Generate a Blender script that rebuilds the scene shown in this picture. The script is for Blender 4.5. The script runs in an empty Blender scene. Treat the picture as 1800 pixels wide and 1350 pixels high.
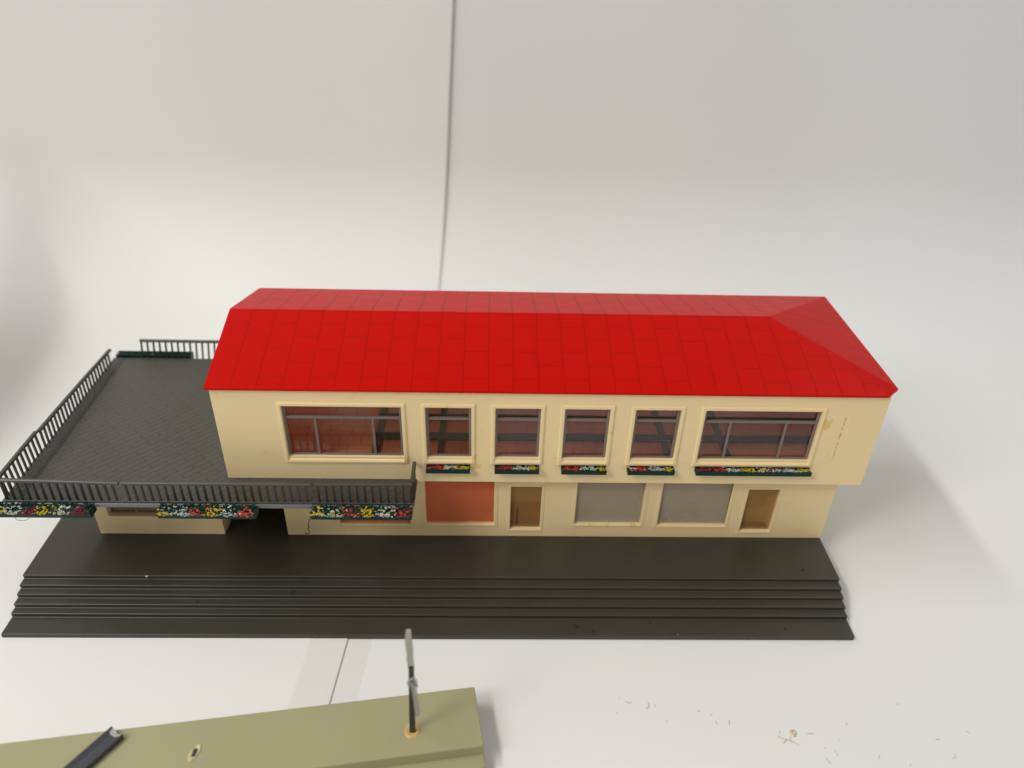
import bpy, bmesh, math, random
from mathutils import Vector, Matrix, noise as mn
random.seed(7)
S = 0.001                      # all coordinates below are millimetres of the real model
scene = bpy.context.scene
COL = scene.collection
V = Vector

# ------------------------------------------------------------------ mesh builder
class MB:
    def __init__(s): s.v = []; s.f = []; s.mi = []; s.uv = {}
    def add(s, vs, fs, mi=0):
        b = len(s.v); s.v += [V(p) for p in vs]
        for f in fs: s.f.append([b+i for i in f]); s.mi.append(mi)
    def box(s, x0, x1, y0, y1, z0, z1, mi=0):
        s.add([(x0,y0,z0),(x1,y0,z0),(x1,y1,z0),(x0,y1,z0),(x0,y0,z1),(x1,y0,z1),(x1,y1,z1),(x0,y1,z1)],
              [(3,2,1,0),(4,5,6,7),(0,1,5,4),(1,2,6,5),(2,3,7,6),(3,0,4,7)], mi)
    def prism(s, poly, axis, a, b, mi=0):
        """poly: list of 2-tuples in the plane normal to axis; extruded from a to b"""
        def P(u, w, t): return {'x':(t,u,w),'y':(u,t,w),'z':(u,w,t)}[axis]
        n = len(poly)
        vs = [P(u,w,a) for u,w in poly]+[P(u,w,b) for u,w in poly]
        fs = [tuple(range(n))[::-1], tuple(range(n,2*n))]+[(i,(i+1)%n,n+(i+1)%n,n+i) for i in range(n)]
        s.add(vs, fs, mi)
    def tube(s, pts, r, n=6, mi=0):
        pts = [V(p) for p in pts]; b = len(s.v); R = r if isinstance(r,(list,tuple)) else [r]*len(pts)
        up = V((0.13,0.21,0.97))
        for i,p in enumerate(pts):
            t = (pts[min(i+1,len(pts)-1)]-pts[max(i-1,0)]).normalized()
            a = t.cross(up)
            if a.length < 1e-3: a = t.cross(V((1,0,0)))
            a.normalize(); c = t.cross(a)
            for k in range(n):
                w = 2*math.pi*k/n; s.v.append(p+(a*math.cos(w)+c*math.sin(w))*R[i])
        for i in range(len(pts)-1):
            for k in range(n):
                s.f.append([b+i*n+k, b+i*n+(k+1)%n, b+(i+1)*n+(k+1)%n, b+(i+1)*n+k]); s.mi.append(mi)
        s.f.append([b+k for k in range(n)][::-1]); s.mi.append(mi)
        e = b+(len(pts)-1)*n; s.f.append([e+k for k in range(n)]); s.mi.append(mi)
    def blob(s, c, r, mi=0, sq=(1,1,1), jit=.25):
        rot = Matrix.Rotation(random.uniform(0,6.28),3,'Z') @ Matrix.Rotation(random.uniform(0,6.28),3,'X')
        vs = [V(c)+rot@V((p[0]*sq[0],p[1]*sq[1],p[2]*sq[2]))*r*random.uniform(1-jit,1+jit) for p in ICO_V]
        s.add(vs, ICO_F, mi)
    def grid(s, fn, us, ws, mi=0):
        b = len(s.v); m = len(ws)
        for u in us:
            for w in ws: s.v.append(V(fn(u,w)))
        for i in range(len(us)-1):
            for j in range(m-1):
                s.f.append([b+i*m+j, b+(i+1)*m+j, b+(i+1)*m+j+1, b+i*m+j+1]); s.mi.append(mi)
    def build(s, name, mats, parent=None, origin=(0,0,0), bevel=0, smooth=False, segs=2, recalc=True):
        """vertices are in world millimetres; origin = where the object's own origin sits"""
        me = bpy.data.meshes.new(name)
        o3 = V(origin)
        me.from_pydata([(v-o3)*S for v in s.v], [], s.f)
        for m in (mats if isinstance(mats,(list,tuple)) else [mats]): me.materials.append(m)
        me.polygons.foreach_set('material_index', s.mi)
        if s.uv:
            l = me.uv_layers.new(name='UVMap')
            for fi,uvs in s.uv.items():
                for li,uv in zip(me.polygons[fi].loop_indices, uvs): l.data[li].uv = uv
        if recalc:
            bm = bmesh.new(); bm.from_mesh(me); bmesh.ops.recalc_face_normals(bm, faces=bm.faces); bm.to_mesh(me); bm.free()
        if smooth: me.shade_smooth()
        o = bpy.data.objects.new(name, me); COL.objects.link(o)
        ORG[o.name] = o3
        if parent is not None:
            o.parent = parent; o.location = (o3-ORG[parent.name])*S
        else: o.location = o3*S
        if bevel:
            m = o.modifiers.new('bevel','BEVEL'); m.width = bevel*S; m.segments = segs; m.limit_method='ANGLE'; m.angle_limit=math.radians(40)
        return o
ORG = {}
_b = bmesh.new(); bmesh.ops.create_icosphere(_b, subdivisions=1, radius=1)
ICO_V = [tuple(v.co) for v in _b.verts]; ICO_F = [tuple(v.index for v in f.verts) for f in _b.faces]; _b.free()

def empty(name, origin, label, cat, group=None):
    o = bpy.data.objects.new(name, None); COL.objects.link(o); o.empty_display_size = .01
    ORG[o.name] = V(origin); o.location = V(origin)*S
    o['label'] = label; o['category'] = cat
    if group: o['group'] = group
    return o
def tag(o, label, cat, group=None):
    o['label'] = label; o['category'] = cat
    if group: o['group'] = group
    return o
def copy_part(o, parent, shift):
    c = o.copy(); COL.objects.link(c); c.parent = parent
    c.location = o.location + V(shift)*S
    ORG[c.name] = ORG[o.name]+V(shift)
    for ch in [x for x in o.children]:
        k = ch.copy(); COL.objects.link(k); k.parent = c
    return c

# ------------------------------------------------------------------ materials
class NT:
    def __init__(s, name):
        s.m = bpy.data.materials.new(name); s.m.use_nodes = True
        s.t = s.m.node_tree; s.t.nodes.clear()
        s.out = s.t.nodes.new('ShaderNodeOutputMaterial')
    def n(s, typ, **kw):
        x = s.t.nodes.new(typ)
        for k,v in kw.items(): setattr(x,k,v)
        return x
    def l(s, a, b): s.t.links.new(a,b)
    def val(s, sock, v):
        if hasattr(v,'is_output'): s.l(v, sock)
        else: sock.default_value = v
    def math(s, op, a, b=0.0, c=0.0, clamp=False):
        x = s.n('ShaderNodeMath', operation=op); x.use_clamp = clamp
        s.val(x.inputs[0],a); s.val(x.inputs[1],b); s.val(x.inputs[2],c); return x.outputs[0]
    def mix(s, f, a, b):
        x = s.n('ShaderNodeMix', data_type='RGBA'); s.val(x.inputs[0],f)
        for k,v in ((6,a),(7,b)):
            if hasattr(v,'is_output'): s.l(v,x.inputs[k])
            else: x.inputs[k].default_value = (*v,1) if len(v)==3 else v
        return x.outputs[2]
    def coord(s, scale=1000.0, kind='Position'):
        if kind=='Position': src = s.n('ShaderNodeNewGeometry').outputs['Position']
        else: src = s.n('ShaderNodeTexCoord').outputs[kind]
        x = s.n('ShaderNodeVectorMath', operation='SCALE'); s.l(src,x.inputs[0]); x.inputs['Scale'].default_value = scale
        return x.outputs[0]
    def noise(s, vec, scale, detail=3, rough=.5):
        x = s.n('ShaderNodeTexNoise'); s.l(vec,x.inputs['Vector']); x.inputs['Scale'].default_value=scale
        x.inputs['Detail'].default_value=detail; x.inputs['Roughness'].default_value=rough; return x.outputs['Fac']
    def ramp(s, f, a, b):
        x = s.n('ShaderNodeMapRange'); s.val(x.inputs[0],f); x.inputs[1].default_value=a; x.inputs[2].default_value=b
        x.interpolation_type='SMOOTHSTEP'; return x.outputs[0]
    def specks(s, vec, cell, size, keep):
        """sparse round specks: 1 on a speck"""
        x = s.n('ShaderNodeTexVoronoi'); s.l(vec,x.inputs['Vector']); x.inputs['Scale'].default_value=1/cell
        d = s.ramp(x.outputs['Distance'], size/cell, size/cell*.5)
        r = s.n('ShaderNodeSeparateColor'); s.l(x.outputs['Color'], r.inputs[0])
        return s.math('MULTIPLY', d, s.math('LESS_THAN', r.outputs[0], keep))
    def bsdf(s, color, rough=.5, spec=.5, bump=None, bdist=.1, bstr=.3, **kw):
        p = s.n('ShaderNodeBsdfPrincipled')
        if hasattr(color,'is_output'): s.l(color,p.inputs['Base Color'])
        else: p.inputs['Base Color'].default_value=(*color,1)
        s.val(p.inputs['Roughness'],rough); p.inputs['Specular IOR Level'].default_value=spec
        if bump is not None:
            b = s.n('ShaderNodeBump'); b.inputs['Strength'].default_value=bstr; b.inputs['Distance'].default_value=bdist*S
            s.l(bump,b.inputs['Height']); s.l(b.outputs[0],p.inputs['Normal'])
        for k,v in kw.items(): s.val(p.inputs[k.replace('_',' ')],v)
        return p
    def done(s, sh): s.l(sh.outputs[0] if hasattr(sh,'outputs') else sh, s.out.inputs[0]); return s.m

def plastic(name, col, rough=.42, var=.12, spec=.5, speck=None, bstr=.15, vscale=.05):
    t = NT(name); P = t.coord()
    n1 = t.noise(P, vscale, 4); n2 = t.noise(P, 1.3, 3)
    c = t.mix(n1, [x*(1-var) for x in col], [x*(1+var) for x in col])
    if speck:
        for cell,size,keep,sc in speck: c = t.mix(t.specks(P,cell,size,keep), c, sc)
    r = t.math('ADD', t.math('MULTIPLY', n1, .16), rough-.08)
    return t.done(t.bsdf(c, r, spec, n2, .08, bstr))

def simple(name, col, rough=.5, spec=.5):
    t = NT(name); P = t.coord(); n = t.noise(P, .8, 2)
    return t.done(t.bsdf(t.mix(n,[x*.88 for x in col],[x*1.1 for x in col]), rough, spec, n, .06, .12))

# paper
def paper(name, col):
    t = NT(name); P = t.coord()
    n1 = t.noise(P,.012,3); n2 = t.noise(P,2.2,4,.7); n3 = t.noise(P,.035,4)
    c = t.mix(n1,[x*.985 for x in col],[col[0]*1.01,col[1]*1.005,col[2]*.985])
    c = t.mix(t.math('MULTIPLY',t.ramp(n3,.66,.80),.05), c, (.62,.58,.50))
    c = t.mix(t.math('MULTIPLY',t.specks(P,34,.45,.16),.55), c, (.33,.30,.26))
    return t.done(t.bsdf(c, .55, .35, n2, .05, .06))
M_PAPER = paper('white_paper', (.80,.80,.782))
M_PAPER2 = paper('white_paper_warm', (.815,.808,.782))

# cream plastic with yellowed glue stains that keep to their own places on the model
def cream(name, stains=(), marks=True):
    t = NT(name); P = t.coord()
    n1 = t.noise(P,.03,4); n2 = t.noise(P,1.5,3); n4 = t.noise(P,.5,4,.65)
    c = t.mix(n1,(.925,.71,.375),(.965,.757,.415))
    if stains:
        acc = None
        for (sx,sy,sz,r,st) in stains:
            d = t.n('ShaderNodeVectorMath',operation='DISTANCE'); t.l(P,d.inputs[0]); d.inputs[1].default_value=(sx,sy,sz)
            dd = t.math('ADD', d.outputs['Value'], t.math('MULTIPLY', t.math('SUBTRACT',n4,.5), r*2.4))
            f = t.math('MULTIPLY', t.ramp(dd, r, r*.45), st)
            acc = f if acc is None else t.math('MAXIMUM',acc,f)
        c = t.mix(acc, c, (.80,.54,.12))
    if marks:
        sep = t.n('ShaderNodeSeparateXYZ'); t.l(P,sep.inputs[0]); X,Z = sep.outputs[0],sep.outputs[2]
        w = t.math('ADD', t.math('SUBTRACT',X,311.3), t.math('MULTIPLY', t.math('SUBTRACT',n4,.5), 1.6))
        line = t.ramp(t.math('ABSOLUTE',w), .42, .15)
        rng = t.math('MULTIPLY', t.ramp(Z,56.5,60), t.ramp(Z,79,76))
        br = t.ramp(t.noise(P,.7,3,.7), .40,.56)
        c = t.mix(t.math('MULTIPLY',t.math('MULTIPLY',line,rng),t.math('MULTIPLY',br,.6)), c, (.36,.17,.08))
        c = t.mix(t.math('MULTIPLY',t.specks(P,9,.34,.22),.55), c, (.30,.19,.09))
        sm = t.math('MULTIPLY', t.ramp(t.noise(P,.09,5,.7),.60,.74), .16)
        c = t.mix(sm, c, (.52,.38,.19))
    p = t.bsdf(c, t.math('ADD',t.math('MULTIPLY',n1,.2),.36), .5, n2, .10, .14)
    return t.done(p)
ST = [(175,38.4,52.2,2.2,.75),(305.2,38.4,74.2,2.9,.8),(225.2,38,69.5,1.2,.75),(204.7,38,57,.8,.5),(149,38,55.5,1.6,.6),(148.4,38.6,56.6,.9,.9),
      (200,38.4,55,.9,.4),(303.6,38.4,60,1.1,.5),(174.4,38.0,57.0,1.3,.6),(82.6,38.4,84.6,1.0,.35),(229,44,17,1.6,.5),(240,44,17.2,1.6,.6),(222,44,17.1,1.3,.45),(164,38,80.4,1.0,.5)]
M_CREAM = cream('cream_plastic', ST)
M_CREAM_IN = cream('cream_plastic_inside', [(292,62,31,6.5,.95),(189.5,55,20,3,.6)], marks=False)

# dark station base / terrace plastic
M_BASE = plastic('dark_olive_grey_plastic', (.042,.038,.026), .42, .14, .5,
                 speck=[(9,.27,.22,(.38,.35,.28)),(15,.42,.13,(.008,.007,.006)),(4,.15,.25,(.17,.16,.13)),(31,.55,.10,(.30,.27,.20))])
M_RAIL = plastic('shaded_rail_plastic', (.034,.032,.026), .38, .2, .5, vscale=.3)  # balusters: shade on their front faces is put into this darker colour
M_RAILTOP = plastic('lit_handrail_plastic', (.062,.060,.051), .36, .2, .5, vscale=.3)  # same railing, light on the top rail put into this paler colour
M_FRAME_IN = plastic('dark_grey_inner_frame', (.014,.012,.013), .45, .1, .3)
def deck_mat():
    t = NT('terrace_paving_plastic'); P = t.coord()
    mp = t.n('ShaderNodeMapping'); t.l(P,mp.inputs[0]); mp.inputs['Rotation'].default_value=(0,0,math.radians(-45)); mp.inputs['Location'].default_value=(3.1,1.25,0)
    b = t.n('ShaderNodeTexBrick'); t.l(mp.outputs[0],b.inputs['Vector'])
    for k,v in (('Scale',1.0),('Mortar Size',.18),('Mortar Smooth',.4),('Brick Width',11.5),('Row Height',2.88)): b.inputs[k].default_value=v
    g = b.outputs['Fac']
    n1 = t.noise(P,.045,4); n2 = t.noise(P,1.2,3)
    c = t.mix(n1,(.056,.053,.042),(.076,.072,.059))
    c = t.mix(t.math('MULTIPLY',g,.58), c, (.014,.012,.009))
    c = t.mix(t.specks(P,13,.28,.14), c, (.40,.38,.33)); c = t.mix(t.specks(P,19,.40,.12), c, (.012,.011,.010))
    h = t.math('SUBTRACT', t.math('MULTIPLY',n2,.25), g)
    return t.done(t.bsdf(c, t.math('ADD',t.math('MULTIPLY',n1,.16),.34), .5, h, .12, .5))
M_DECK = deck_mat()
M_FASCIA = plastic('lit_terrace_edge', (.17,.172,.172), .3, .1)  # paler than the deck: light grazing the ledge is painted into the colour

# red roof
def roof_mat():
    t = NT('red_roof_plastic'); P = t.coord()
    uv = t.n('ShaderNodeTexCoord').outputs['UV']
    b = t.n('ShaderNodeTexBrick'); t.l(uv,b.inputs['Vector'])
    for k,v in (('Scale',1.0),('Mortar Size',.27),('Mortar Smooth',.6),('Brick Width',13.6),('Row Height',9.12)): b.inputs[k].default_value=v
    sy = t.n('ShaderNodeSeparateXYZ'); t.l(P,sy.inputs[0]); t.l(t.math('ADD',.24,t.math('MULTIPLY',t.math('GREATER_THAN',sy.outputs[1],76.7),.36)), b.inputs['Mortar Size'])
    g = b.outputs['Fac']
    n1 = t.noise(P,.03,3); n2 = t.noise(P,2.6,3,.6); n3 = t.noise(P,.25,4)
    c = t.mix(n1,(.66,.0030,.0006),(.71,.0048,.001))
    c = t.mix(t.math('MULTIPLY',g,t.math('ADD',t.math('MULTIPLY',n3,.5),.30)), c, (.24,.003,.001))
    c = t.mix(t.math('MULTIPLY',t.specks(P,19,.26,.07),.7), c, (.75,.40,.33))
    h = t.math('SUBTRACT', t.math('MULTIPLY',n2,.07), g)
    p = t.bsdf(c, t.math('ADD',t.math('MULTIPLY',n3,.10),.26), .13, h, .14, .40)
    tr = t.n('ShaderNodeBsdfTranslucent'); tr.inputs[0].default_value=(.85,.10,.04,1)
    m = t.n('ShaderNodeMixShader'); m.inputs[0].default_value=.26; t.l(p.outputs[0],m.inputs[1]); t.l(tr.outputs[0],m.inputs[2])
    return t.done(m)
M_ROOF = roof_mat()

def glass(name, tint=(.93,.92,.90), rough=.03, base=.045, haze=.0, hazec=(.7,.68,.62)):
    t = NT(name); P = t.coord()
    lw = t.n('ShaderNodeLayerWeight'); lw.inputs[0].default_value=.5
    f = t.math('ADD', base, t.math('MULTIPLY', t.math('POWER', lw.outputs['Facing'],5.0), .9), clamp=True)
    tr = t.n('ShaderNodeBsdfTransparent'); tr.inputs[0].default_value=(*tint,1)
    gl = t.n('ShaderNodeBsdfGlossy'); gl.inputs['Roughness'].default_value=rough
    bp = t.n('ShaderNodeBump'); bp.inputs['Strength'].default_value=.05; bp.inputs['Distance'].default_value=.05*S; t.l(t.noise(P,.35,2),bp.inputs['Height']); t.l(bp.outputs[0],gl.inputs['Normal'])
    a = tr
    if haze:
        d = t.n('ShaderNodeBsdfDiffuse'); d.inputs[0].default_value=(*hazec,1)
        mx = t.n('ShaderNodeMixShader'); t.val(mx.inputs[0], t.math('MULTIPLY',t.math('ADD',t.math('MULTIPLY',t.noise(P,.06,3),.35),.82),haze)); t.l(tr.outputs[0],mx.inputs[1]); t.l(d.outputs[0],mx.inputs[2]); a = mx
    m = t.n('ShaderNodeMixShader'); t.l(f,m.inputs[0]); t.l(a.outputs[0],m.inputs[1]); t.l(gl.outputs[0],m.inputs[2])
    return t.done(m)
M_GLASS = glass('clear_window_plastic', base=.036, haze=.018, hazec=(.66,.44,.36))  # slight pink haze colour stands in for the reflected veil on the panes
M_GLASS_LOW = glass('hazy_window_plastic', haze=.10)
M_GLASS_RED = glass('salmon_lit_tint_pane', haze=.55, hazec=(.95,.25,.105))  # red haze colour stands in for light on the lining behind
M_GLASS_WHITE = glass('pale_lit_tint_pane', haze=.35, hazec=(.78,.66,.49))  # pale haze colour paints the brightness of the lit interior onto the pane
M_GLASS_DOOR = glass('door_lit_tint_pane', haze=.22, hazec=(.80,.45,.14))  # orange haze colour puts the lit door interior into the pane
M_SHARD = glass('cloudy_clear_plastic', (.80,.80,.76), .15, .10, .45, (.50,.49,.44))
M_SASH = plastic('grey_window_bar', (.20,.165,.14), .4, .1)
def lining(name, col, tcol):
    t = NT(name); P = t.coord(); n = t.noise(P,.12,4)
    p = t.bsdf(t.mix(n,[x*.9 for x in col],[min(.9,x*1.06) for x in col]), .5, .3)
    tr = t.n('ShaderNodeBsdfTranslucent'); tr.inputs[0].default_value=(*tcol,1)
    m = t.n('ShaderNodeMixShader'); m.inputs[0].default_value=.5; t.l(p.outputs[0],m.inputs[1]); t.l(tr.outputs[0],m.inputs[2])
    return t.done(m)
M_REDIN = lining('salmon_red_shop_lining', (.66,.12,.060), (.8,.16,.08))
M_WHITEIN = lining('off_white_shop_lining', (.80,.72,.58), (.85,.78,.66))
def floor_mat(name, ca, cb):
    t = NT(name); P = t.coord()
    b = t.n('ShaderNodeTexBrick'); t.l(P,b.inputs['Vector'])
    for k,v in (('Scale',1.0),('Mortar Size',.14),('Mortar Smooth',.5),('Brick Width',9.1),('Row Height',6.5)): b.inputs[k].default_value=v
    n = t.noise(P,.05,4)
    c = t.mix(n,ca,cb); c = t.mix(t.math('MULTIPLY',b.outputs['Fac'],.6),c,(.14,.03,.015))
    return t.done(t.bsdf(c,.4,.4))
M_FLOORIN = floor_mat('red_brown_upper_floor',(.56,.21,.07),(.68,.28,.095)); M_FLOORIN2 = floor_mat('orange_brown_upper_floor',(.84,.43,.17),(.93,.52,.22))
M_GREEN = plastic('dark_green_planter', (.003,.034,.029), .35, .25, .22, speck=[(2.6,.22,.22,(.10,.16,.15))], vscale=.4)
M_LEAF = plastic('dark_green_foliage', (.005,.040,.028), .5, .45, .22, vscale=.9)
def bl(n,c): return plastic('blossom_'+n, c, .5, .22, .3, vscale=1.1)
BL = [bl('yellow',(.58,.43,.018)), bl('white',(.58,.55,.45)), bl('maroon',(.23,.018,.03)), bl('coral',(.58,.085,.06)), bl('red',(.58,.045,.018)), bl('pale_grey',(.42,.47,.45))]
M_OLIVE = plastic('pale_olive_plastic', (.365,.345,.185), .45, .05, .45, speck=[(21,.30,.10,(.12,.11,.06))], vscale=.02)
M_STRUT = plastic('blue_grey_dark_plastic', (.052,.056,.062), .36, .12)
M_POST = plastic('blackish_post_plastic', (.020,.022,.024), .32, .12)
M_POSTTOP = plastic('scuffed_grey_plastic', (.40,.39,.34), .4, .25, vscale=.4)
M_GLUE = plastic('yellowed_glue', (.66,.43,.14), .25, .25, .6, vscale=.5)
M_GLUE2 = plastic('pale_glue', (.66,.56,.30), .25, .2, .6, vscale=.5)
M_SOCKET = plastic('dark_socket', (.06,.05,.045), .5, .3, vscale=1.0)
M_SHAVE = simple('grey_shaving', (.42,.41,.38), .5)
M_SHAVE2 = simple('pale_shaving', (.60,.57,.47), .5)
M_HAIR = simple('dark_hair', (.022,.018,.014), .5)
def tape_mat():
    t = NT('matte_clear_tape'); P = t.coord()
    tr = t.n('ShaderNodeBsdfTransparent'); tr.inputs[0].default_value=(1,.995,.99,1)
    p = t.bsdf((.86,.82,.80), .3, .5, t.noise(P,.4,4), .05, .2)
    m = t.n('ShaderNodeMixShader'); m.inputs[0].default_value=.2; t.l(tr.outputs[0],m.inputs[1]); t.l(p.outputs[0],m.inputs[2])
    return t.done(m)
M_TAPE = tape_mat()

# ------------------------------------------------------------------ paper backdrop (two sheets, flat then curving up)
Y_FLAT, RAD, = 196., 98.
def profile(s, dy=0):
    """s = distance along the sheet from y=0"""
    if s < Y_FLAT: return s, 0.
    a = (s-Y_FLAT)/RAD
    A = math.radians(86)
    if a < A: return Y_FLAT+RAD*math.sin(a), RAD*(1-math.cos(a))
    e = (a-A)*RAD
    return Y_FLAT+RAD*math.sin(A)+e*math.cos(A), RAD*(1-math.cos(A))+e*math.sin(A)
ss = [-420+20*i for i in range(31)]+[185+6*i for i in range(40)]+[430+15*i for i in range(30)]
def seam_x(s):
    if s < 230: return 127.5+.076*(s+2)
    return 145.1+(s-230)*.055
def wav(x,s):
    k = max(0,min(1,(s-200)/160))
    return k*(1.6*math.sin(x*.017+.8)+1.0*math.sin(x*.041+s*.012))
def right_sheet(u,s):
    x = seam_x(s)-34+u
    y,z = profile(s); w = wav(x,s); a = max(0,min(math.pi/2,(s-Y_FLAT)/RAD))
    return (x, y+w*math.sin(a)+1.5*math.sin(a), z+max(0,-w*math.cos(a)*.0))
def left_sheet(u,s):
    x = seam_x(s)-u
    y,z = profile(s); w = wav(x,s); a = max(0,min(math.pi/2,(s-Y_FLAT)/RAD))
    gap = 0.25 + 1.5*math.sin(a)**2
    c = 0.
    return (x, y+w*math.sin(a)-(gap+c)*math.sin(a)+1.5*math.sin(a), z+(gap+c)*math.cos(a))
def sheet(name, fn, us, m, label):
    b = MB(); b.grid(fn, us, ss)
    o = b.build(name, m, smooth=True, recalc=False)
    md = o.modifiers.new('thick','SOLIDIFY'); md.thickness=.22*S; md.offset=-1
    o['kind']='structure'; o['label']=label
    return o
sheet('paper_backdrop', right_sheet, [0,1,4,8,14,20,27,34]+[40+14*i for i in range(75)], M_PAPER, 'white paper sheet curving up behind the building on the side of the red hip')
sheet('paper_backdrop', left_sheet, [0,.6,2,5]+[10+9*i for i in range(48)], M_PAPER2, 'white paper sheet curving up behind the terrace, its edge lapping over the other sheet')
# white card added out of view to shade the paper, foot curling out
def card(t,y):
    r=26.; x0=-105-.30*(y-110)+2.5*math.sin(y*.03); zo=.7+(RAD-math.sqrt(RAD*RAD-(y-Y_FLAT)**2) if y>Y_FLAT else 0)
    if t<14: return (x0+14-t, y, zo+.9*max(0,1-t/9.)*.4)
    a=(t-14)/r
    if a<1.5: return (x0-r*math.sin(a), y, zo+r*(1-math.cos(a)))
    e=(a-1.5)*r
    return (x0-r*math.sin(1.5)-e*math.cos(1.5)+e*e*.0004, y, zo+r*(1-math.cos(1.5))+e*math.sin(1.5))
b = MB(); b.grid(card, [0,3,6,10,14]+[14+3*i for i in range(1,14)]+[56+13*i for i in range(11)], [58+8*i for i in range(21)])
o = b.build('shade_card', M_PAPER2, smooth=True, recalc=False); tag(o,'unseen white card added beside the free end of the terrace to shade the paper','card')
m_ = o.modifiers.new('thick','SOLIDIFY'); m_.thickness=.3*S; m_.offset=0
# tape along the lap on the table
b = MB(); b.grid(lambda u,s:(seam_x(s)+u, s, .50 if u<=0 else (.50-.42*min(1,u/.5))), [-13.7,-9,-5,-1,0,.5,2,5,9], [-95+12*i for i in range(12)])
o = b.build('adhesive_tape', M_TAPE, recalc=False); tag(o,'strip of clear adhesive tape over the paper seam between dark steps and olive slab','tape')

# ------------------------------------------------------------------ the model building
H, W = 10.6, 320.
YW, YU = 44.1, 38.4
B = empty('model_building', (160,60,0), 'cream two-storey model station building with shiny red roof, dark stepped base and railed terrace', 'model building')

# base with steps
lv = [2.2+1.68*i for i in range(6)]; ys = [0.,8.1,11.2,14.5,17.6,21.1]
prof = [(0,0)]
for i,(y,z) in enumerate(zip(ys,lv)):
    if i: prof.append((y+.15,lv[i-1]))
    prof.append((y,z))
prof += [(126,H),(126,0)]
b = MB(); b.prism(prof,'x',0,W)
base = b.build('stepped_base', M_BASE, B, (160,60,0), bevel=.35)

def wall_holes(b, x0,x1,z0,z1, holes, y, t):
    xs = sorted({x0,x1}|{h[0] for h in holes}|{h[1] for h in holes}); zs = sorted({z0,z1}|{min(max(h[2],z0),z1) for h in holes}|{min(max(h[3],z0),z1) for h in holes})
    def solid(i,j):
        if i<0 or j<0 or i>=len(xs)-1 or j>=len(zs)-1: return False
        cx,cz=(xs[i]+xs[i+1])/2,(zs[j]+zs[j+1])/2
        return not any(h[0]<cx<h[1] and h[2]<cz<h[3] for h in holes)
    idx={}
    def vid(i,j,k):
        if (i,j,k) not in idx: idx[(i,j,k)]=len(b.v); b.v.append(V((xs[i],y+k*t,zs[j])))
        return idx[(i,j,k)]
    def q(*a): b.f.append(list(a)); b.mi.append(0)
    for i in range(len(xs)-1):
        for j in range(len(zs)-1):
            if not solid(i,j): continue
            q(vid(i,j,0),vid(i+1,j,0),vid(i+1,j+1,0),vid(i,j+1,0)); q(vid(i,j,1),vid(i,j+1,1),vid(i+1,j+1,1),vid(i+1,j,1))
            if not solid(i-1,j): q(vid(i,j,0),vid(i,j+1,0),vid(i,j+1,1),vid(i,j,1))
            if not solid(i+1,j): q(vid(i+1,j,0),vid(i+1,j,1),vid(i+1,j+1,1),vid(i+1,j+1,0))
            if not solid(i,j-1): q(vid(i,j,0),vid(i,j,1),vid(i+1,j,1),vid(i+1,j,0))
            if not solid(i,j+1): q(vid(i,j+1,0),vid(i+1,j+1,0),vid(i+1,j+1,1),vid(i,j+1,1))

# openings
UP = {'A':(104.6,147.7),'W1':(156.4,173.1),'W2':(182.0,198.5),'W3':(207.4,223.9),'W4':(233.2,249.9),'W5':(258.9,302.0)}
ZS, ZT, ZTR = 56.8, 79.95, 74.2
LOW = {'L1':(119.2,147.7,17.1,41.2),'L2':(154.4,182.0,17.5,41.2),'D1':(188.7,201.1,14.8,37.7),'L3':(215.3,242.6,17.8,41.2),'L4':(249.7,277.8,17.5,41.2),'D2':(284.7,297.4,14.4,37.2)}
YB = 113.                                   # back wall
# ground floor walls
b = MB()
wall_holes(b, 97.0, W, H, 44.85, [v for v in LOW.values()], YW, 1.4)
b.box(97.0,98.4,YW+1.4,YB,H,44.0); b.box(W-1.4,W,YW+1.4,YB,H,44.85)
wall_holes(b, 71.4, W, H, 44.0, [(x,x+24,16,40) for x in (100,132,164,196,228,260,290)], YB, 1.4)
b.build('ground_floor_wall', M_CREAM, B, (208,YW,H), bevel=.12)
# upper walls
X0, X1 = 80.1, 325.7
b = MB()
wall_holes(b, X0, X1, 44.9, 87.3, [(x0-.02,x1+.02,ZS,ZT) for x0,x1 in UP.values()], YU, 1.5)
b.prism([(YU+1.5,46.1),(115.2,46.1),(115.2,87.0),(76.8,97.2),(YU+1.5,87.2)],'x',X0,X0+1.5)
b.box(X1-1.5,X1,YU+1.5,115.2,44.9,87.0)
wall_holes(b, X0+1.5, X1-1.5, 46.1, 87.0, [(x,x+17,56.8,80) for x in (104,130,156,182,207,233,259,285)], 113.7, 1.5)
b.box(152.6,X1-1.5,YU+1.5,113.7,44.9,45.9)           # underside of the overhang
b.build('upper_wall', M_CREAM, B, (203,YU,45), bevel=.15)
# upper floor and the grey framework seen through the panes
b = MB(); b.box(132.6,X1-1.6,YU+1.6,113.6,46.2,46.6,0); b.box(81.7,132.4,YU+1.6,113.6,46.2,46.6,1); b.build('upper_floor', [M_FLOORIN,M_FLOORIN2], B, (203,76,46.2))
b = MB()
for y0,y1,z1 in ((62.1,66.4,47.6),(77.3,79.2,47.9)): b.box(133.0,X1-1.7,y0,y1,46.6,z1)
for xc in (134.6,160.3,251.9,276.2): b.box(xc-1.3,xc+1.3,YU+2.6,104,46.6,47.5 if xc!=160.3 else 47.2)
b.build('inner_frame', M_FRAME_IN, B, (230,70,46.6))

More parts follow.
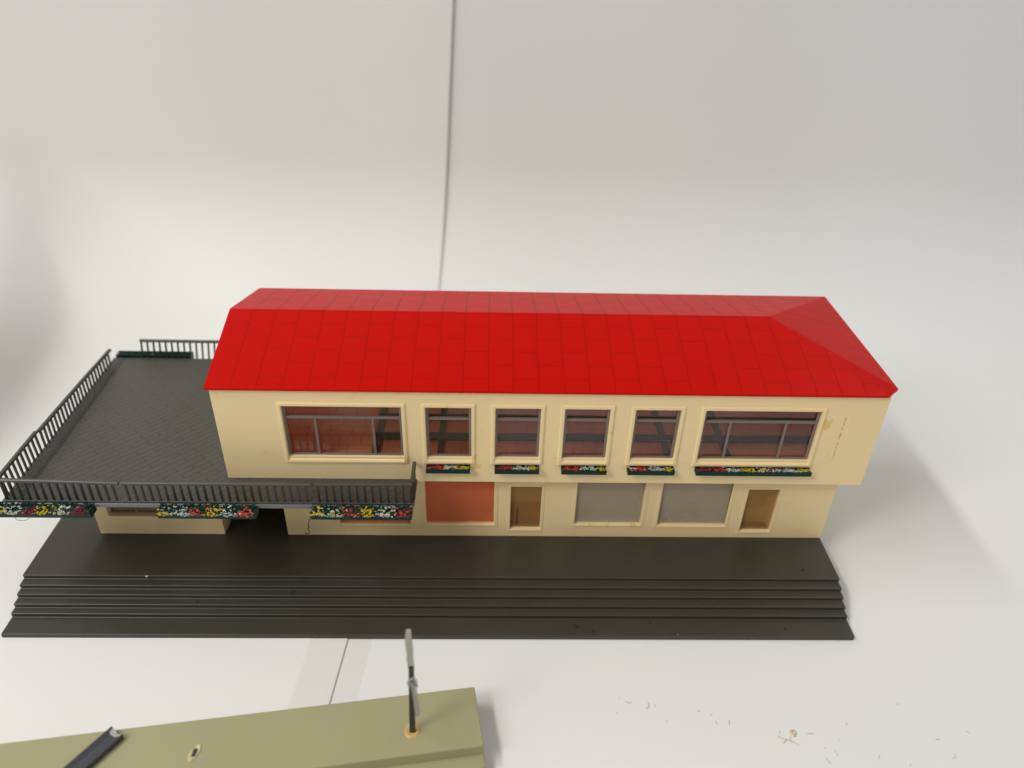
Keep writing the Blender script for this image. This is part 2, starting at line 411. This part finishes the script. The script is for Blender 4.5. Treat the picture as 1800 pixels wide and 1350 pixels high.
# upper windows: moulded cream surround > grey sash bars, clear pane
def ring(b, rects):
    """rects: list of (x0,x1,z0,z1,y); stitched loops from outside to inside"""
    base0=len(b.v)
    for x0,x1,z0,z1,y in rects: b.v += [V((x0,y,z0)),V((x1,y,z0)),V((x1,y,z1)),V((x0,y,z1))]
    for k in range(len(rects)-1):
        for i in range(4):
            j=(i+1)%4; a=base0+4*k
            b.f.append([a+i,a+j,a+4+j,a+4+i]); b.mi.append(0)
def upper_window(key, mull=()):
    x0,x1 = UP[key]; b = MB()
    ring(b,[(x0-1.55,x1+1.55,53.8,81.6,YU+.2),(x0-1.5,x1+1.5,53.85,81.55,YU-.35),(x0-1.15,x1+1.15,54.2,81.2,YU-.62),(x0-.25,x1+.25,55.1,80.2,YU-.62),(x0,x1,55.5,79.95,YU-.4),(x0,x1,ZS,79.95,YU+1.7),
            (x0-1.0,x1+1.0,ZS-1.0,81.2,YU+1.7)])
    w = b.build('window', M_CREAM, B, ((x0+x1)/2,YU,ZS), bevel=.12, recalc=False)
    s = MB(); yf,yb = YU+.95,YU+1.75
    s.box(x0+.05,x0+1.0,yf,yb,ZS,ZT-.05); s.box(x1-1.0,x1-.05,yf,yb,ZS,ZT-.05)
    s.box(x0+1.0,x1-1.0,yf-.02,yb,ZS,ZS+.6)
    s.box(x0+1.0,x1-1.0,yf-.12,yb,ZTR-.55,ZTR+.55)
    for m in mull: s.box(m-.48,m+.48,yf-.06,yb,ZS+.6,ZTR-.55)
    s.build('sash', M_SASH, w, ((x0+x1)/2,YU,ZS), bevel=.12)
    p = MB(); p.box(x0+.1,x1-.1,YU+1.8,YU+2.05,ZS-.5,ZT+.3); p.build('pane', M_GLASS, w, ((x0+x1)/2,YU,ZS))
    return w
upper_window('A',(115.9,136.9)); w1 = upper_window('W1')
for k in ('W2','W3','W4'): copy_part(w1, B, (sum(UP[k])/2-sum(UP['W1'])/2,0,0))
upper_window('W5',(269.3,290.3))

# shop windows and doors below, each with the lining one sees through it
def shop_window(key, lin, gl):
    x0,x1,z0,z1 = LOW[key]; b = MB(); cx=(x0+x1)/2
    ring(b,[(x0-1.5,x1+1.5,z0-1.7,z1+1.2,YW+.1),(x0-1.45,x1+1.45,z0-1.65,z1+1.2,YW-.22),(x0-.25,x1+.25,z0-.6,z1+.3,YW-.30),(x0,x1,z0-.3,z1,YW-.12),(x0,x1,z0,z1,YW+1.0),(x0-.8,x1+.8,z0-.8,z1+.8,YW+1.0)])
    w = b.build('shop_window', M_CREAM, B, (cx,YW,z0), bevel=.1, recalc=False)
    p = MB(); p.box(x0-.3,x1+.3,YW+1.02,YW+1.3,z0-.4,z1+.4); p.build('pane', gl, w, (cx,YW,z0))
    l = MB(); d=15.0; e=1.6; za=H+1.9
    l.box(x0-2.2-e,x0-2.2,YW+1.6,YW+d,za,44); l.box(x1+2.2,x1+2.2+e,YW+1.6,YW+d,za,44)
    l.box(x0-2.2,x1+2.2,YW+d-.8,YW+d,za,44); l.box(x0-2.2,x1+2.2,YW+1.6,YW+d-.8,za,za+.6)
    l.build('lining', lin, w, (cx,YW,z0))
    return w
for k,lin,gl in (('L1',M_REDIN,M_GLASS_RED),('L2',M_REDIN,M_GLASS_RED),('L3',M_WHITEIN,M_GLASS_WHITE),('L4',M_WHITEIN,M_GLASS_WHITE)): shop_window(k,lin,gl)
def shop_door(key):
    x0,x1,z0,z1 = LOW[key]; cx=(x0+x1)/2; b = MB()
    ring(b,[(x0-1.2,x1+1.2,z0-1.5,z1+.9,YW+.1),(x0-1.15,x1+1.15,z0-1.45,z1+.85,YW-.20),(x0-.2,x1+.2,z0-.5,z1+.2,YW-.26),(x0,x1,z0-.2,z1,YW-.1),(x0,x1,z0,z1,YW+1.2),(x0-.8,x1+.8,z0-.8,z1+.8,YW+1.2)])
    d = b.build('door', M_CREAM, B, (cx,YW,z0), bevel=.1, recalc=False)
    p = MB(); p.box(x0-.3,x1+.3,YW+1.22,YW+1.5,z0-.4,z1+.4); p.build('pane', M_GLASS_DOOR, d, (cx,YW,z0))
    return d,cx,x0,x1,z0,z1
d,cx,x0,x1,z0,z1 = shop_door('D1')
b = MB(); b.box(x0+2.7,x0+2.95,YW+1.0,YW+1.2,z0+1.5,z0+10.5); b.build('handle', M_HAIR, d, (cx,YW,z0))
b = MB(); b.box(x0-2,x1+2,YW+16,YW+17,H+.1,44,0); b.box(x0-1.5,x1+1.5,YW+9,YW+15.9,H+.1,H+4.6,1); b.box(x0-2.3,x0-1.6,YW+1.6,YW+16,H+.1,44,0); b.box(x1+1.6,x1+2.3,YW+1.6,YW+16,H+.1,44,0)
b.blob((x0+7.5,YW+15.95,26.5),.75,2,(1,.3,1),.1)
b.build('lining', [M_CREAM_IN,M_REDIN,M_SOCKET], d, (cx,YW,z0))
d,cx,x0,x1,z0,z1 = shop_door('D2')
b = MB(); b.box(x0-2,x1+2,YW+17,YW+18,H+.1,44); b.box(x0-1.5,x1+1.5,YW+9.5,YW+10.6,H+.1,H+7.2); b.box(x0-2.3,x0-1.6,YW+1.6,YW+17,H+.1,44); b.box(x1+1.6,x1+2.3,YW+1.6,YW+17,H+.1,44)
b.box(x0-1.5,x1+1.5,YW+10.6,YW+16.9,H+7.0,H+7.4)
b.build('lining', M_CREAM_IN, d, (cx,YW,z0))

# kiosk under the terrace
b = MB(); K0,K1 = 20.5,71.2
wall_holes(b, K0, K1, H, 43.9, [(26.1,65.5,20.2,38.0)], YW, 2.6)
b.box(K0,K0+1.4,YW+2.6,YB,H,43.9); b.box(K1-1.4,K1,YW+2.6,YB,H,43.9); b.box(K0+1.4,K1-1.4,YB-1.4,YB,H,43.9)
kio = b.build('kiosk', M_CREAM, B, (46,YW,H), bevel=.15)
b = MB(); b.box(26.0,65.6,YW+2.75,YW+3.0,20.0,38.2)
b.build('pane', M_GLASS_LOW, kio, (46,YW,20))
b = MB(); b.box(36.3,37.2,YW+2.0,YW+2.7,20.2,38.0); b.box(26.1,65.5,YW+2.1,YW+2.7,20.2,20.9); b.build('sash', M_SASH, kio, (46,YW,20))
b = MB(); b.box(23,69,YW+16,YW+17,H+.1,43.5); b.box(23,69,YW+3.4,YW+16,15.0,15.6); b.build('lining', M_CREAM_IN, kio, (46,YW,20))

# ------------------------------------------------------------------ roof
ye, yb_, yr = 37.2, 115.9, 76.7; ze, zr = 88.0, 98.6; xl, xh, xr = 78.9, 289.5, 328.4
A1=(xl,ye,ze); A2=(323.9,ye,ze); A3=(xr+.7,41.8,ze+.15); A4=(xr,yb_,ze); A5=(xl,yb_,ze); R1=(xl,yr,zr); R2=(xh,yr,zr)
th = 1.0
b = MB()
top = [A1,A2,A3,A4,A5,R1,R2]
b.v = [V(p) for p in top]+[V((p[0],p[1],p[2]-th)) for p in top]
fs = [(0,1,6,5),(1,2,6),(2,3,6),(3,4,5,6)]
sl = math.hypot(zr-ze,yr-ye)
def uvf(i, f):
    out=[]
    for k in f:
        x,y,z = b.v[k]
        if i in (0,1): out.append(((y-ye)*sl/(yr-ye)+1.0, x-xl))
        elif i==2: out.append(((x-xh)*.02+2.0, y-3.0))
        else: out.append(((yb_-y)*sl/(yb_-yr)+4.0, x-xl))
    return out
for i,f in enumerate(fs):
    b.f.append(list(f)); b.mi.append(0); b.uv[i]=uvf(i,f)
for f in fs: b.f.append([k+7 for k in f][::-1]); b.mi.append(0)
for a,c in ((0,1),(1,2),(2,3),(3,4),(4,5),(5,0)): b.f.append([c,a,a+7,c+7]); b.mi.append(0)
for i in range(len(fs),len(b.f)): b.uv[i]=[(5,4.5)]*len(b.f[i])
roof = b.build('roof', M_ROOF, B, (203,76.7,88), bevel=.10)

# ------------------------------------------------------------------ terrace
ZD = 46.0; XD0, XD1, YD0, YD1 = 2.2, 152.2, 24.4, 124.7
b = MB(); b.box(XD0,XD1,YD0,YD1,44.2,ZD); terrace = b.build('terrace', [M_DECK], B, (80,75,ZD), bevel=.3)
b = MB(); b.box(XD0+.2,XD1-.2,YD0-.9,YD0-.02,43.9,45.55); b.build('fascia', M_FASCIA, terrace, (80,YD0,ZD), bevel=.25)

bal_mesh = None
def railing(name, p0, p1, h0, h1, lean=(0,0), step=2.82, first=1.4, top_dx=0., bend=.0):
    """railing along p0->p1 on the terrace; each baluster its own object sharing one mesh"""
    p0,p1=V((*p0,ZD)),V((*p1,ZD)); L=(p1-p0).length; d=(p1-p0)/L; nrm=V((-d.y,d.x,0))
    b = MB(); n = max(8,int(L/5)); 
    def topc(t):
        h = h0+(h1-h0)*t; return p0+d*(L*t)+V((lean[0],lean[1],0))+V((0,0,h+bend*math.sin(math.pi*t)))
    secs=[]
    for i in range(n+1):
        c = topc(i/n); secs.append([c+nrm*.72+V((0,0,-.75)),c-nrm*.72+V((0,0,-.75)),c-nrm*.72+V((0,0,.15)),c-nrm*.35+V((0,0,.35)),c+nrm*.35+V((0,0,.35)),c+nrm*.72+V((0,0,.15))])
    k0=len(b.v)
    for s_ in secs: b.v += s_
    m=6
    for i in range(n):
        for k in range(m): b.f.append([k0+i*m+k,k0+i*m+(k+1)%m,k0+(i+1)*m+(k+1)%m,k0+(i+1)*m+k]); b.mi.append(0)
    b.f.append([k0+k for k in range(m)][::-1]); b.mi.append(0); e=k0+n*m; b.f.append([e+k for k in range(m)]); b.mi.append(0)
    r = b.build('railing', M_RAILTOP, B, p0, bevel=.1)
    bl_ = MB(); 
    k=0; x=first; ang = math.atan2(d.y,d.x); proto=None
    while x < L-.5:
        t=x/L; a=p0+d*x+V((0,0,-.1)); c=topc(t)+V((0,0,-.6)); v=c-a
        if proto is None:
            q=MB(); h=v.length
            q.box(-.34,.34,-.36,.36,0,h)
            q.v=[p+a for p in q.v]; o=q.build('baluster', M_RAIL, r, a); proto=o; hl=h
        else:
            o=proto.copy(); COL.objects.link(o); o.parent=r; o.location=(a-p0)*S
            o.scale=(1,1,v.length/hl)
        tilt = v.normalized().to_track_quat('Z','Y')
        o.rotation_mode='QUATERNION'; o.rotation_quaternion = tilt @ Matrix.Rotation(ang,3,'Z').to_quaternion() if abs(v.x)+abs(v.y)<1e-6 else (V((0,0,1)).rotation_difference(v) @ Matrix.Rotation(ang,3,'Z').to_quaternion())
        x += step
    return r
railing('front', (XD0+.3,YD0+.75),(46.0,YD0+.75), 9.5, 8.4, bend=.15)
railing('front', (46.6,YD0+.85),(115.6,YD0+.85), 8.5, 8.6, lean=(0,-.1))
railing('front', (116.0,YD0+.75),(151.9,YD0+.75), 8.7, 8.9, lean=(0,.1))
railing('side', (XD0+.7,YD0+2.2),(XD0+.7,54.0), 9.4, 9.3, lean=(-.1,0), first=1.0)
railing('side', (XD0+.7,54.8),(XD0+.9,120.9), 8.8, 6.6, lean=(.2,0), bend=.2)
railing('side', (XD1-.55,YD0+1.9),(XD1-.55,37.4), 9.0, 9.2, first=.6, step=1.7)
railing('back', (15.0,YD1+.3),(80.0,YD1+.3), 9.2, 9.0, lean=(1.0,.4), first=.45)

# ------------------------------------------------------------------ flower boxes
def flower_box(x0,x1,yb,yf,z0,z1, colours, over=.5, dens=4.4, big=1.0):
    """planter with blossoms in blocks of colour; yb = back (against wall/rail), yf = front"""
    w=(x1-x0); t=.35; b=MB()
    b.prism([(yb,z0),(yf+.25,z0),(yf,z1),(yf+t,z1),(yf+t+.1,z1-.8),(yb-.25,z1-.8),(yb-.25,z1),(yb,z1)],'x',x0,x1)
    fb = b.build('flower_box', M_GREEN, B, ((x0+x1)/2,yb,z0), bevel=.14)
    f = MB()
    for i in range(int(w*5.5)):
        x=random.uniform(x0+.2,x1-.2); y=random.uniform(yf+.1,yb-.2); f.blob((x,y,z1-.35+random.uniform(0,.45)),random.uniform(.28,.5)*big,0,(1.4,.9,.5),.3)
    f.build('foliage', M_LEAF, fb, ((x0+x1)/2,yb,z0), smooth=False)
    g = MB(); n=len(colours); seg=(w-1.4)/n
    for k,cs in enumerate(colours):
        for i in range(int(seg*dens*1.5)):
            x=x0+.7+seg*(k+.5)+random.gauss(0,.30)*seg
            x=min(max(x,x0+.3),x1-.3)
            u=abs(random.gauss(0,.45)); 
            y=yf+(.15 if not over else -.10)+(yb-yf)*min(.85,u*.75); z=z1+.05+random.uniform(-.1,.5)
            if over and random.random()<over: y=yf-.15-random.random()*.35; z=z1-random.random()*1.5
            c=random.choice(cs) if isinstance(cs,(list,tuple)) else cs
            # little star of two or three petals
            r0=random.uniform(.20,.38)*big
            for _ in range(random.choice((1,2,2,3))):
                g.blob((x+random.uniform(-.35,.35)*big,y+random.uniform(-.2,.2)*big,z+random.uniform(-.25,.25)*big),r0*random.uniform(.7,1.1),c,(1.5,.75,.65),.25)
    g.build('blossom', BL, fb, ((x0+x1)/2,yb,z0))
    return fb
Ye,Wh,Ma,Co,Re,Gr = range(6)
yb = YD0-.15
flower_box(-2.0,35.6,yb,yb-4.8,42.1,45.9,[Ye,Wh,Ma,Ye,Wh,Ma],.62,4.8,1.05)
flower_box(59.4,94.8,yb,yb-4.8,42.1,45.7,[[Ye,Ye,Gr],Gr,[Co,Co,Co,Ma],Ye,[Gr,Wh],Co],.66,4.8,1.05)
flower_box(114.6,151.6,yb,yb-4.8,42.1,45.9,[[Ye,Ye,Wh],[Wh,Gr,Ye],[Ma,Ma,Co],Ye,Wh,[Ma,Ma,Co]],.62,4.8,1.05)
flower_box(2.9,38.0,YD1+4.2,YD1+.25,44.0,47.2,[Ma,Ma,Ye,Ma,Ma,Ma],0,.5,.6)
for (xa,xb),cl in zip(((155.9,172.6),(181.9,198.8),(207.3,224.5),(232.6,250.6),(258.8,303.4)),
                ([[Ma,Re],Re,Wh,[Wh,Ye],Ye],[Ma,[Ma,Re],[Wh,Wh,Gr],Wh,Ye],[Re,Re,[Wh,Gr],Wh,Ye],[[Re,Wh],Re,[Wh,Gr],Wh,Ye],[Ma,[Ma,Re],[Wh,Gr],Ye,[Ye,Wh],[Ma,Wh],[Wh,Gr],Ye])):
    flower_box(xa,xb,YU-.05,YU-3.1,51.2,53.5,cl,0,6.5,.78)

# ------------------------------------------------------------------ olive slab in front
ang = math.atan2(20.5,148.)
ux,uy = V((math.cos(ang),math.sin(ang),0)), V((-math.sin(ang),math.cos(ang),0))
C0 = V((175.7,-27.3,0))                       # back corner at the free end
def SL(a,c,z): return C0+ux*a+uy*c+V((0,0,z))   # a along the slab (negative = away from the end), c across (negative = nearer)
slab = empty('platform_slab', SL(-100,-20,0), 'pale olive plastic platform slab with a ledge, glue marks and one upright dark post', 'model platform')
b = MB(); L=-235
pr=[(0,0),(0,10),(-21.8,10),(-22.1,5.4),(-26.3,5.4),(-26.7,1.0),(-40,1.0),(-40,0)]
n=len(pr); 
endx=lambda c:(-c*.026 if c>-21.9 else -c*.02+.15)
b.v=[SL(L,c,z) for c,z in pr]+[SL(endx(c),c,z) for c,z in pr]
b.f=[list(range(n)),list(range(n,2*n))[::-1]]+[[i,n+i,n+(i+1)%n,(i+1)%n] for i in range(n)]; b.mi=[0]*len(b.f)
b.build('slab_body', M_OLIVE, slab, SL(-100,-20,0), bevel=.45, segs=3)
PX,PY = 156.1,-43.8
# post: dark foot, scuffed top, knotted clear scrap
b = MB()
b.prism([(PX-.95,PY-.7),(PX+.95,PY-.7),(PX+.95,PY+.7),(PX-.95,PY+.7)],'z',9.9,43.5)
for v in b.v:
    k=(v.z-10)/33.; v.x += 1.1*k; v.x = (PX+1.1*k)+(v.x-PX-1.1*k)*(1-.15*k)
post = b.build('post', M_POST, slab, (PX,PY,10), bevel=.2)
b = MB()
pts=[(157.15,42.4,.95),(156.95,46.5,.98),(157.1,49.3,.92),(157.05,49.5,1.08),(156.9,55.4,1.05),(156.95,55.7,.86),(157.1,58.2,.84),(157.15,59.3,.62)]
for i,(x,z,r) in enumerate(pts):
    b.v += [V((x-r,PY-.4,z)),V((x+r,PY-.4,z+.15)),V((x+r,PY+.4,z)),V((x-r,PY+.4,z-.1))]
for i in range(len(pts)-1):
    for k in range(4): b.f.append([i*4+k,i*4+(k+1)%4,i*4+4+(k+1)%4,i*4+4+k]); b.mi.append(0)
e=4*(len(pts)-1); b.f += [[3,2,1,0],[e,e+1,e+2,e+3]]; b.mi += [0,0]
b.build('post_tip', M_POSTTOP, post, (PX,PY,42), bevel=.12)
b = MB()
loop=[(157.5+1.35*math.cos(a)*(1-.04*i),PY-1.1+.15*math.sin(2*a),36.7+1.9*math.sin(a)) for i,a in enumerate([math.pi*1.15-2*math.pi*k/14 for k in range(17)])]
b.tube(loop,[.46+.16*math.sin(i*1.7) for i in range(17)],7)
b.prism([(156.7,36.5),(157.6,37.4),(158.6,33.5),(159.1,21.2),(158.7,20.6),(157.7,20.4),(157.2,30)],'y',PY-1.75,PY-1.0)
b.prism([(157.8,22.0),(158.8,22.4),(158.75,23.0),(157.75,22.7)],'y',PY-1.95,PY-1.7)
b.blob((158.4,PY-1.2,35.2),.75,0,(1,.6,1.3),.3); b.blob((156.4,PY-1.1,35.6),.6,0,(1,.7,1.1),.3)
b.build('clear_scrap', M_SHARD, post, (PX,PY,36), bevel=.08)
def disc(name, c, rx, ry, rot, mat, z, h, hole=0, wob=.12):
    b = MB(); n=28; 
    def pt(k,f,zz):
        a=2*math.pi*k/n; w=1+wob*mn.noise(V((math.cos(a)*1.3+c[0],math.sin(a)*1.3,c[1])))
        p=V((rx*f*w*math.cos(a),ry*f*w*math.sin(a),0)); p.rotate(Matrix.Rotation(rot,3,'Z')); return V((c[0],c[1],zz))+p
    rings=[(1.0,z-.05),(.96,z+h*.7),(.86,z+h),(.66,z+h*.75),(.45,z+h*.35)]
    for f,zz in rings:
        for k in range(n): b.v.append(pt(k,f,zz))
    for i in range(len(rings)-1):
        for k in range(n): b.f.append([i*n+k,i*n+(k+1)%n,(i+1)*n+(k+1)%n,(i+1)*n+k]); b.mi.append(0)
    b.f.append([(len(rings)-1)*n+k for k in range(n)]); b.mi.append(0)
    return b.build(name, mat, slab, (c[0],c[1],z), smooth=True)
disc('glue_ring',(PX-.25,PY+.15),2.45,2.75,0,M_GLUE,10,.35)
disc('glue_ring',(88.9,-51.3),1.35,3.0,-.35,M_GLUE2,10,.45)
b = MB(); b.box(88.35,89.55,-52.6,-49.9,10.0,10.55); b.box(88.6,89.2,-52.2,-50.6,10.5,10.75)
o = b.build('post_socket', M_SOCKET, slab, (88.9,-51.3,10), bevel=.1)

# broken strut lying across the slab
d_ = V((-8.6,-13.4,0)).normalized(); n_ = V((-d_.y,d_.x,0))
if n_.x<0: n_=-n_
b = MB(); a0=V((63.1,-44.9,0)); wv=2.85
cs=[(-wv,10.15),(wv,10.15),(wv,12.3),(wv-.55,12.3),(.9,11.75),(-.9,11.75),(-wv+.55,12.3),(-wv,12.3)]
def notch(u): return .0 if abs(u)>2.4 else 1.1*(1-(u/2.4)**2)
b.v=[a0+d_*notch(u)+n_*u+V((0,0,z)) for u,z in cs]+[a0+d_*46+n_*u+V((0,0,z)) for u,z in cs]
n=8; b.f=[list(range(n))[::-1],list(range(n,2*n))]+[[i,(i+1)%n,n+(i+1)%n,n+i] for i in range(n)]; b.mi=[0]*len(b.f)
st = empty('broken_strut', a0+V((0,0,10)), 'dark blue-grey broken plastic strut lying slantwise across the olive slab', 'plastic strut')
b.build('strut_bar', M_STRUT, st, a0+V((0,0,10)), bevel=.18)
b = MB()
b.prism([(-2.2,12.2),(-1.6,11.4),(1.5,11.3),(2.4,12.4),(1.0,11.95),(-1.0,11.9)],'y',0,1)
b.v=[a0+n_*v.x+V((0,0,v.z))+d_*(-.25+v.y*1.2+notch(v.x)) for v in b.v]
b.build('broken_end', M_POSTTOP, st, a0+V((0,0,10)), bevel=.05)

# ------------------------------------------------------------------ crumbs and shavings on the paper
pts=[(226.5,-25.1),(229.7,-26.7),(236.6,-27.8),(235.8,-28.9),(238.8,-27.8),(225.2,-30.9),(241.9,-33.9),(253.7,-30),(257.8,-31.5),(258.9,-34.3),(263.4,-34.3),(279.9,-37.9),(284.3,-37.1),(282.8,-40.6),(290.1,-38.6),(293.4,-43.7),(296.5,-45.7),(292.9,-48.3),(325.3,-27.3),(333.2,-40.7),(336,-46.8),(319.7,-49.7),(310.5,-46.8),(280.5,-41.5),(299,-41),(304,-35),(345,-38)]
for i,(x,y) in enumerate(pts):
    a=random.uniform(0,6.28); ln=random.uniform(1.1,2.6)*(1 if i%3 else .5); k=random.uniform(-.9,.9); b=MB(); P0=V((x,y,.14))
    line=[]
    for j in range(7):
        t=j/6-.5; p=V((t*ln, k*(t*t-.08)*ln, 0)); p.rotate(Matrix.Rotation(a,3,'Z')); line.append(P0+p+V((0,0,.05*math.sin(j))))
    b.tube(line,[.05,.09,.1,.1,.1,.09,.05],5)
    o=b.build('plastic_shaving', M_SHAVE if i%4 else M_SHAVE2, None, (x,y,0)); tag(o,'thin curled grey plastic shaving on the bare white paper in front of the steps','shaving','plastic shavings scattered on the paper')
b=MB(); 
for k in range(3):
    b.tube([(284.4+1.0*math.cos(t)*(1-.2*k),-38.4+1.3*math.sin(t)*(1-.2*k),.2+.16*k) for t in [j*.55+k for j in range(10)]],.17,5)
b.tube([(278.5,-39.5,.2),(280.4,-40.6,.2),(282.6,-41.0,.2),(284.8,-42.6,.2)],.14,5)
o=b.build('glue_crumb', M_GLUE2, None, (284,-39,0)); tag(o,'small yellowish curl of dried glue among the shavings on the paper','glue crumb')
# specks stuck on the model: one pale crumb on the steps, hairs by the terrace
b=MB(); b.blob((47.9,20.6,10.95),.55,0,(1,.8,.7),.25); o=b.build('pale_crumb', M_SHAVE2, None,(47.9,20.6,10.6)); tag(o,'tiny pale crumb lying on the top step of the dark base','crumb')
for i,(x,y,z) in enumerate([(213.6,4.2,2.2),(219.8,1.9,2.2),(242.5,6.4,2.2),(294.0,3.4,2.2),(306.3,25.9,10.6),(68.5,12.6,5.56),(104.5,16.2,7.24)]):
    b=MB(); b.blob((x,y,z+.25),.42,0,(1.5,.7,.6),.3); b.blob((x+.5,y+.3,z+.2),.26,0,(1,.8,.7),.3)
    o=b.build('dark_crumb', M_HAIR, None,(x,y,z)); tag(o,'tiny black crumb lying on the dark steps','crumb','black crumbs on the dark steps')
b=MB(); b.tube([(114.3,YD0-4.0,43.4),(114.1,YD0-4.4,41.6),(113.4,YD0-4.3,39.8),(113.5,YD0-4.4,38.2),(112.9,YD0-4.3,37.0),(113.6,YD0-4.5,36.2),(113.4,YD0-4.5,35.2),(112.2,YD0-4.5,34.8),(111.6,YD0-4.4,35.3)],[.14,.18,.16,.22,.16,.18,.2,.2,.14],5)
o=b.build('dangling_hair', M_HAIR, None,(112.5,YD0-4,42)); tag(o,'dark curled hair dangling below the end of the terrace flower box with yellow blossoms','hair')
b=MB(); b.tube([(115.2,YD0+.6,55.1),(117.3,YD0+.3,54.6),(119.2,YD0+.35,54.5),(121,YD0+.6,55.2)],.11,5); b.tube([(115.2,YD0+.2,55.2),(116.4,YD0+.2,54.2)],.11,5)
o=b.build('rail_hair', M_HAIR, None,(118,YD0,54)); tag(o,'short dark hair caught on the top rail at the joint of the front railing','hair')
b=MB(); b.tube([(8.2,YD0-4.9,42.3),(8.8,YD0-5.1,41.3),(10.4,YD0-5.0,41.0),(12.4,YD0-5.0,41.3),(13.6,YD0-4.9,42.2)],.09,5)
o=b.build('box_hair', M_HAIR, None,(10,YD0-5,42)); tag(o,'fine dark hair looped under the terrace flower box nearest the terrace corner','hair')

# ------------------------------------------------------------------ camera (solved from the photograph)
f_px = 1368.13
cam = bpy.data.cameras.new('camera'); co = bpy.data.objects.new('camera', cam); COL.objects.link(co)
cam.sensor_fit='HORIZONTAL'; cam.sensor_width=36.; cam.lens=36.*f_px/1800.
r=V((0.9995229,-0.01721871,0.02564171)); u=V((-0.01192724,0.55061634,0.83467322)); fw=V((0.02849074,0.83458083,-0.55014827))
co.matrix_world = Matrix(((r.x,u.x,-fw.x,179.7155*S),(r.y,u.y,-fw.y,-192.3527*S),(r.z,u.z,-fw.z,242.5407*S),(0,0,0,1)))
cam.clip_start=.01; cam.clip_end=20
cam.dof.use_dof=True; cam.dof.focus_distance=.290; cam.dof.aperture_fstop=cam.lens/3.9
scene.camera = co

# ------------------------------------------------------------------ room light: ceiling tubes + soft room bounce + added front fill
def area(name, loc, target, sx, sy, energy, col, spin=0):
    l = bpy.data.lights.new(name,'AREA'); l.shape='RECTANGLE'; l.size=sx; l.size_y=sy; l.energy=energy; l.color=col
    o = bpy.data.objects.new(name,l); COL.objects.link(o); o.location=loc
    z=(V(loc)-V(target)).normalized(); y=V((0,1,0)); x=y.cross(z).normalized(); y=z.cross(x)
    o.matrix_world = Matrix(((x.x,y.x,z.x,loc[0]),(x.y,y.y,z.y,loc[1]),(x.z,y.z,z.z,loc[2]),(0,0,0,1)))
    return o
area('ceiling_tube_left', (-1.02,-.12,1.80),(.16,.08,0),.11,1.3, 17.5, (1,.99,.965))
area('ceiling_tube_right', (1.25,.10,1.85),(.16,.08,0),.25,1.5, 6.0, (1,.99,.975))
area('added_fill_front', (-.60,-.64,1.00),(.08,.06,0),.6,.3, 7.0, (1,.99,.965))  # soft fill added front-left to brighten the facade and left paper
w = bpy.data.worlds.new('World'); scene.world = w; w.use_nodes=True
wt = w.node_tree; bg = wt.nodes['Background']
tc = wt.nodes.new('ShaderNodeTexCoord'); sp = wt.nodes.new('ShaderNodeSeparateXYZ'); mr = wt.nodes.new('ShaderNodeMapRange')
wt.links.new(tc.outputs['Generated'],sp.inputs[0]); wt.links.new(sp.outputs[2],mr.inputs[0])
mr.inputs[1].default_value=.0; mr.inputs[2].default_value=.8; mr.inputs[3].default_value=.36; mr.inputs[4].default_value=.23     # pale walls, dimmer ceiling
bg.inputs[0].default_value=(1.0,.995,.985,1); wt.links.new(mr.outputs[0],bg.inputs[1])
vs = scene.view_settings; vs.view_transform='Standard'; vs.look='None'; vs.exposure=0; vs.gamma=1; vs.use_curve_mapping=False
scene.cycles.max_bounces=10; scene.cycles.transparent_max_bounces=16; scene.cycles.use_denoising=True
